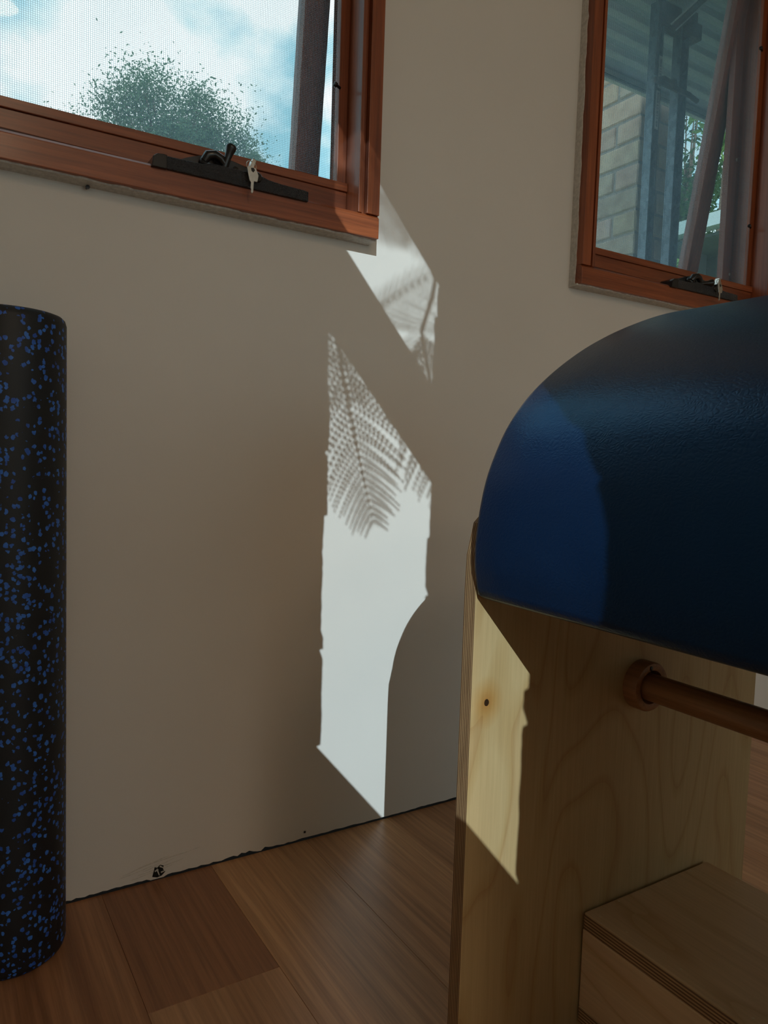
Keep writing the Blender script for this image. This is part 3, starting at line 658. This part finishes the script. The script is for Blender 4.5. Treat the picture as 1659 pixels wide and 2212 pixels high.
q.build('brace_edge', 'label_paper', br)
MB().tube([(2.07, 0.428, 2.155), (2.17, 0.273, 2.30)], 0.012, 4).build('brace', 'rusty_bracket', br)
# ribbed steel roof seen from underneath, falling away from the house
RX0, RX1 = 1.35, 6.0
def rz(y): return 2.125+0.6*(0.69-y)
rf = empty('ribbed_roof', (3.5, 0.45, 2.26)); tag(rf, 'ribbed blue-grey steel verandah roof seen from below', 'roof')
MB().prism([(0.12, rz(0.12)+0.012), (0.70, rz(0.70)+0.012), (0.70, rz(0.70)+0.016), (0.12, rz(0.12)+0.016)], 0, RX0, RX1).build('sheet', 'roof_sheet', rf)
for i in range(11):
    y = 0.640-0.0472*i
    MB().prism([(y-0.0135, rz(y-0.0135)+0.012), (y-0.0085, rz(y-0.0085)-0.004), (y+0.0085, rz(y+0.0085)-0.004), (y+0.0135, rz(y+0.0135)+0.012)], 0, RX0, RX1).build('rib', 'roof_rib_paint', rf)
sbox(RX0, RX1, 0.682, 0.700, 2.098, rz(0.70)+0.012).build('edge_beam', 'roof_rib_paint', rf, bevel=0.002)
MB().tube([(RX0, 0.679, 2.108), (RX1, 0.679, 2.108)], 0.0035, 6).build('beam_lip', 'galvanised', rf)
# neighbouring roof corner
H = empty('neighbour_roof', (6.6, 3.0, 2.9)); tag(H, 'pale blue neighbouring roof edge with gutter and dark eave', 'roof')
MB().prism([(6.22, 3.03), (9.5, 4.05), (9.5, 4.10), (6.22, 3.08)], 1, 1.6, 3.85).build('roof_sheet', 'house_roof', H)
MB().prism([(6.10, 3.07), (6.10, 2.95), (6.23, 2.95), (6.23, 3.03), (6.21, 3.03), (6.21, 2.97), (6.12, 2.97), (6.12, 3.07)], 1, 1.6, 3.87).build('gutter', 'house_gutter', H)
sbox(6.23, 6.9, 1.6, 3.85, 2.90, 2.93).build('eave', 'house_soffit', H); sbox(6.86, 6.9, 1.6, 3.85, 2.55, 2.90).build('beam', 'house_soffit', H)
sbox(6.6, 6.75, 3.6, 3.75, -0.5, 2.9).build('corner_post', 'house_soffit', H)

# ================================================================== trees
def leaves(center, radii, n, size, seed, clumps=30, hole=0.0):
    r = random.Random(seed); m = MB(); cs = []
    for _ in range(clumps):
        while True:
            p = Vector((r.uniform(-1, 1), r.uniform(-1, 1), r.uniform(-1, 1)))
            if 0.15 < p.length < 1: break
        cs.append((Vector((p.x*radii[0], p.y*radii[1], p.z*radii[2])), r.uniform(0.18, 0.34)))
    av = sum(radii)/3
    for i in range(n):
        c, s = cs[r.randrange(clumps)]
        p = Vector(center)+c+Vector((r.gauss(0, 1), r.gauss(0, 1), r.gauss(0, .8)))*s*av*0.6
        d = Vector((r.uniform(-1, 1), r.uniform(-1, 1), r.uniform(-1, 0.6))).normalized(); q = d.cross(Vector((r.uniform(-1, 1), r.uniform(-1, 1), r.uniform(-1, 1)))).normalized()
        l = size*r.uniform(0.6, 1.3); w = l*0.42
        m.add([p-d*l*.5, p+q*w*.5, p+d*l*.5, p-q*w*.5], [(0, 1, 2, 3)])
    return m, [Vector(center)+c for c, s in cs]
def tree(name, base, center, radii, n, size, seed, mat, label, clumps=30, trunk_r=0.16):
    t = empty(name, base); tag(t, label, 'tree')
    m, cs = leaves(center, radii, n, size, seed, clumps); fo = m.build('foliage', mat, t, fix=False); fo['kind'] = 'stuff'
    b = Vector(base); c = Vector(center); tp = c-Vector((0, 0, radii[2]*0.5))
    MB().tube([b, b*.4+tp*.6+Vector((.15, .1, 0)), tp, c], [trunk_r, trunk_r*.8, trunk_r*.55, trunk_r*.25], 10).build('trunk', 'bark', t, smooth=60)
    m = MB()
    for k, q in enumerate(cs):
        s0 = tp.lerp(c, (k % 5)/6); mid = s0.lerp(q, 0.5)+Vector((0, 0, -0.06*radii[2])); m.tube([s0, mid, q], [trunk_r*.28, trunk_r*.16, trunk_r*.05], 6)
    m.build('branches', 'bark', t)
tree('round_tree', (4.2, 14.2, -0.5), (4.15, 14, 6.15), (1.85, 1.5, 1.70), 80000, 0.065, 31, 'leaf_hazed', 'large round tree against the clouds behind the fly screen', 90)
tree('small_tree', (7.4, 17.9, -0.5), (7.26, 17.5, 7.4), (0.62, 0.62, 1.25), 18000, 0.08, 32, 'leaf_hazed', 'smaller tree crown right of the large round tree', 30, 0.1)
tree('leafy_tree', (16.6, 11.2, -0.5), (16.35, 11.2, 8.4), (3.2, 1.7, 3.5), 8000, 0.21, 33, 'leaf_dark', 'open leafy tree with bare twigs beyond the steel posts', 46, 0.14)
tree('bright_tree', (11.9, 7.2, -0.5), (11.75, 6.9, 6.95), (1.9, 0.8, 0.85), 4500, 0.20, 34, 'leaf_light', 'sunlit light green foliage just below the steel roof edge', 16, 0.09)
tree('garden_shrub', (8.6, 4.7, -0.5), (8.7, 4.7, 2.6), (1.5, 0.5, 0.85), 5000, 0.16, 35, 'leaf_light', 'bushy green shrub under the neighbouring roof edge', 26, 0.06)

# ================================================================== tree fern outside the side window: its fronds shade the sun patch
TF = empty('tree_fern', (-1.05, -3.0, -0.2)); tag(TF, 'tall tree fern outside the side window with arching fronds', 'fern')
CROWN = Vector((-1.05, -3.0, 3.35))
MB().tube([(-1.05, -3.0, -0.2), (-1.0, -3.02, 1.4), (-1.05, -3.0, 3.4)], [0.11, 0.085, 0.10], 14).build('trunk', 'bark', TF, smooth=60)
def bez(a, b, c, d, n=12): return [a*(1-t)**3+b*3*t*(1-t)**2+c*3*t*t*(1-t)+d*t**3 for t in [i/n for i in range(n+1)]]
def frond(path, side, npin, plen, wid, seed, sides=(1, 1), t0=0.1, lean=0.75, curl=0.25):
    """rachis along path, toothed pinnae to both sides in the plane of rachis and side vector"""
    r = random.Random(seed); m = MB(); P = [Vector(q) for q in path]
    def at(t):
        k = t*(len(P)-1); i = min(int(k), len(P)-2); return P[i].lerp(P[i+1], k-i)
    m.tube([at(i/24) for i in range(25)], [0.0042*(1-0.9*i/24) for i in range(25)], 6)
    for i in range(npin):
        u = (i+0.5)/npin; t = t0+(1-t0)*u; q = at(t); d = (at(min(1, t+.03))-at(max(0, t-.03))).normalized()
        sd = (side-d*side.dot(d)).normalized()
        env = min(1.0, 0.30+1.6*(1-u))*(1 if u < 0.9 else 0.8)
        for s in (-1, 1):
            sc = sides[(s+1)//2]
            if not sc: continue
            l = plen*env*sc*r.uniform(0.88, 1.1); dr = (sd*s+d*lean*r.uniform(0.9, 1.1)).normalized(); nn = 13
            pts = [q+dr*l*k/nn+d*curl*l*(k/nn)**2 for k in range(nn+1)]
            per = (d-dr*d.dot(dr)).normalized()
            for k in range(nn):
                a, b = pts[k], pts[k+1]; h = per*0.0007; m.add([a-h, b-h, b+h, a+h], [(0, 1, 2, 3)])
                w = wid*1.25*(1-0.8*(k/nn)**1.5)*r.uniform(0.75, 1.15); ax = (b-a).normalized()
                for s2 in (-1, 1):
                    m.add([a.lerp(b, 0.05), a.lerp(b, 0.80), a.lerp(b, 0.8)+per*s2*w+ax*w*0.5], [(0, 1, 2)])
    return m
def hang(X, Z, t): # point t metres in front of the window wall, upstream of X, Z along the sunlight
    return Vector((X-KX*t, -t, Z-KZ*t))
FR = [ # start, middle, tip (where the shade lands), distance, pinnae, pinna length, tooth, sides
    ((0.632, 1.03), (0.668, 0.845), (0.741, 0.605), 2.40, 32, 0.130, 0.0075, (1, 1)),
    ((0.838, 0.985), (0.872, 0.870), (0.920, 0.670), 2.75, 32, 0.140, 0.0070, (1, 0.6)),
    ((0.600, 1.12), (0.640, 0.980), (0.690, 0.840), 2.55, 20, 0.100, 0.0070, (1, 1)),
    ((0.700, 0.990), (0.785, 1.064), (0.945, 1.150), 5.30, 17, 0.125, 0.0060, (1.4, 0.3)),
    ((0.770, 0.950), (0.84, 0.940), (0.935, 0.925), 4.40, 11, 0.050, 0.0050, (1, 1)),
    ((0.64, 1.36), (0.77, 1.26), (0.93, 1.08), 6.20, 24, 0.065, 0.0115, (1, 1)),
    ((0.62, 1.27), (0.70, 1.21), (0.80, 1.15), 5.90, 15, 0.055, 0.0115, (1, 1)),
]
TF2 = empty('tree_fern', (-2.6, -5.4, -0.2)); tag(TF2, 'taller tree fern further from the house with drooping fronds', 'fern')
CROWN2 = Vector((-2.6, -5.4, 4.7))
MB().tube([(-2.6, -5.4, -0.2), (-2.55, -5.45, 2.4), (-2.6, -5.4, 4.75)], [0.14, 0.10, 0.11], 14).build('trunk', 'bark', TF2, smooth=60)
for k, (a, b, c, t, npin, pl, wd, sides) in enumerate(FR):
    A, Bm, Cc = hang(*a, t), hang(*b, t), hang(*c, t); near = t < 4; K = CROWN if near else CROWN2
    path = bez(A, A.lerp(Bm, 0.62), Bm.lerp(Cc, 0.38), Cc, 16)
    fo = frond(path, Vector((1, 0, 0)) if abs((Cc-A).x) < abs((Cc-A).z) else Vector((0, 0, 1)), npin, pl, wd, 50+k, sides, 0.02)
    if k == 1: stalk = bez(K, K+Vector((0.15, -0.4, 0.7)), hang(0.97, 1.30, t), A, 14)
    else: stalk = bez(K, K.lerp(A, 0.4)+Vector((-0.1, 0, 0.5)), A+(A-Bm)*0.8, A, 12)
    fo.tube(stalk, 0.0045, 6); fo.build('frond', 'fern_leaf', TF if near else TF2, fix=False)
for k in range(6):
    a = 1.75+k*0.5; d = Vector((math.cos(a), math.sin(a), 0))
    frond(bez(CROWN2, CROWN2+d*0.6+Vector((0, 0, .5)), CROWN2+d*1.2+Vector((0, 0, .3)), CROWN2+d*1.7+Vector((0, 0, -.35)), 14), Vector((-d.y, d.x, 0)), 34, 0.24, 0.010, 90+k, (1, 1), 0.12).build('frond', 'fern_leaf', TF2, fix=False)
for k in range(6):
    a = 1.75+k*0.5; d = Vector((math.cos(a), math.sin(a), 0))
    frond(bez(CROWN, CROWN+d*0.6+Vector((0, 0, .5)), CROWN+d*1.2+Vector((0, 0, .3)), CROWN+d*1.7+Vector((0, 0, -.35)), 14), Vector((-d.y, d.x, 0)), 34, 0.24, 0.010, 80+k, (1, 1), 0.12).build('frond', 'fern_leaf', TF, fix=False)

# ================================================================== added ceiling lamps, unseen, as warm fill light
def lamp(x, y, power):
    o = empty('fill_lamp', (x, y, ZC)); MB().lathe([(0.27, 0), (0.27, -0.05), (0.262, -0.055), (0.255, -0.05)], (x, y, ZC), (0, 0, 1), 40).build('fill_lamp_rim', 'white_metal', o, smooth=40)
    MB().lathe([(0.254, -0.045), (0.254, -0.053), (0.2, -0.060), (0.0, -0.064)], (x, y, ZC), (0, 0, 1), 40).build('fill_lamp_diffuser', 'fill_glow', o, smooth=40)
    d = bpy.data.lights.new('fill_light', 'AREA'); d.shape = 'DISK'; d.size = 0.5; d.energy = power; d.color = (1.0, 0.72, 0.48)
    q = bpy.data.objects.new('fill_light', d); C.objects.link(q); q.location = (0, 0, -0.07); q.parent = o; return o
FILL_LAMPS = [(0.3, -2.9, 7.5, 'added round fill lamp on the ceiling nearest the side window'), (0.25, -3.95, 8.5, 'added round fill lamp on the ceiling nearest the added glazed doors')]
for x_, y_, p_, l_ in FILL_LAMPS: tag(lamp(x_, y_, p_), l_, 'ceiling lamp', 'added fill lamps')
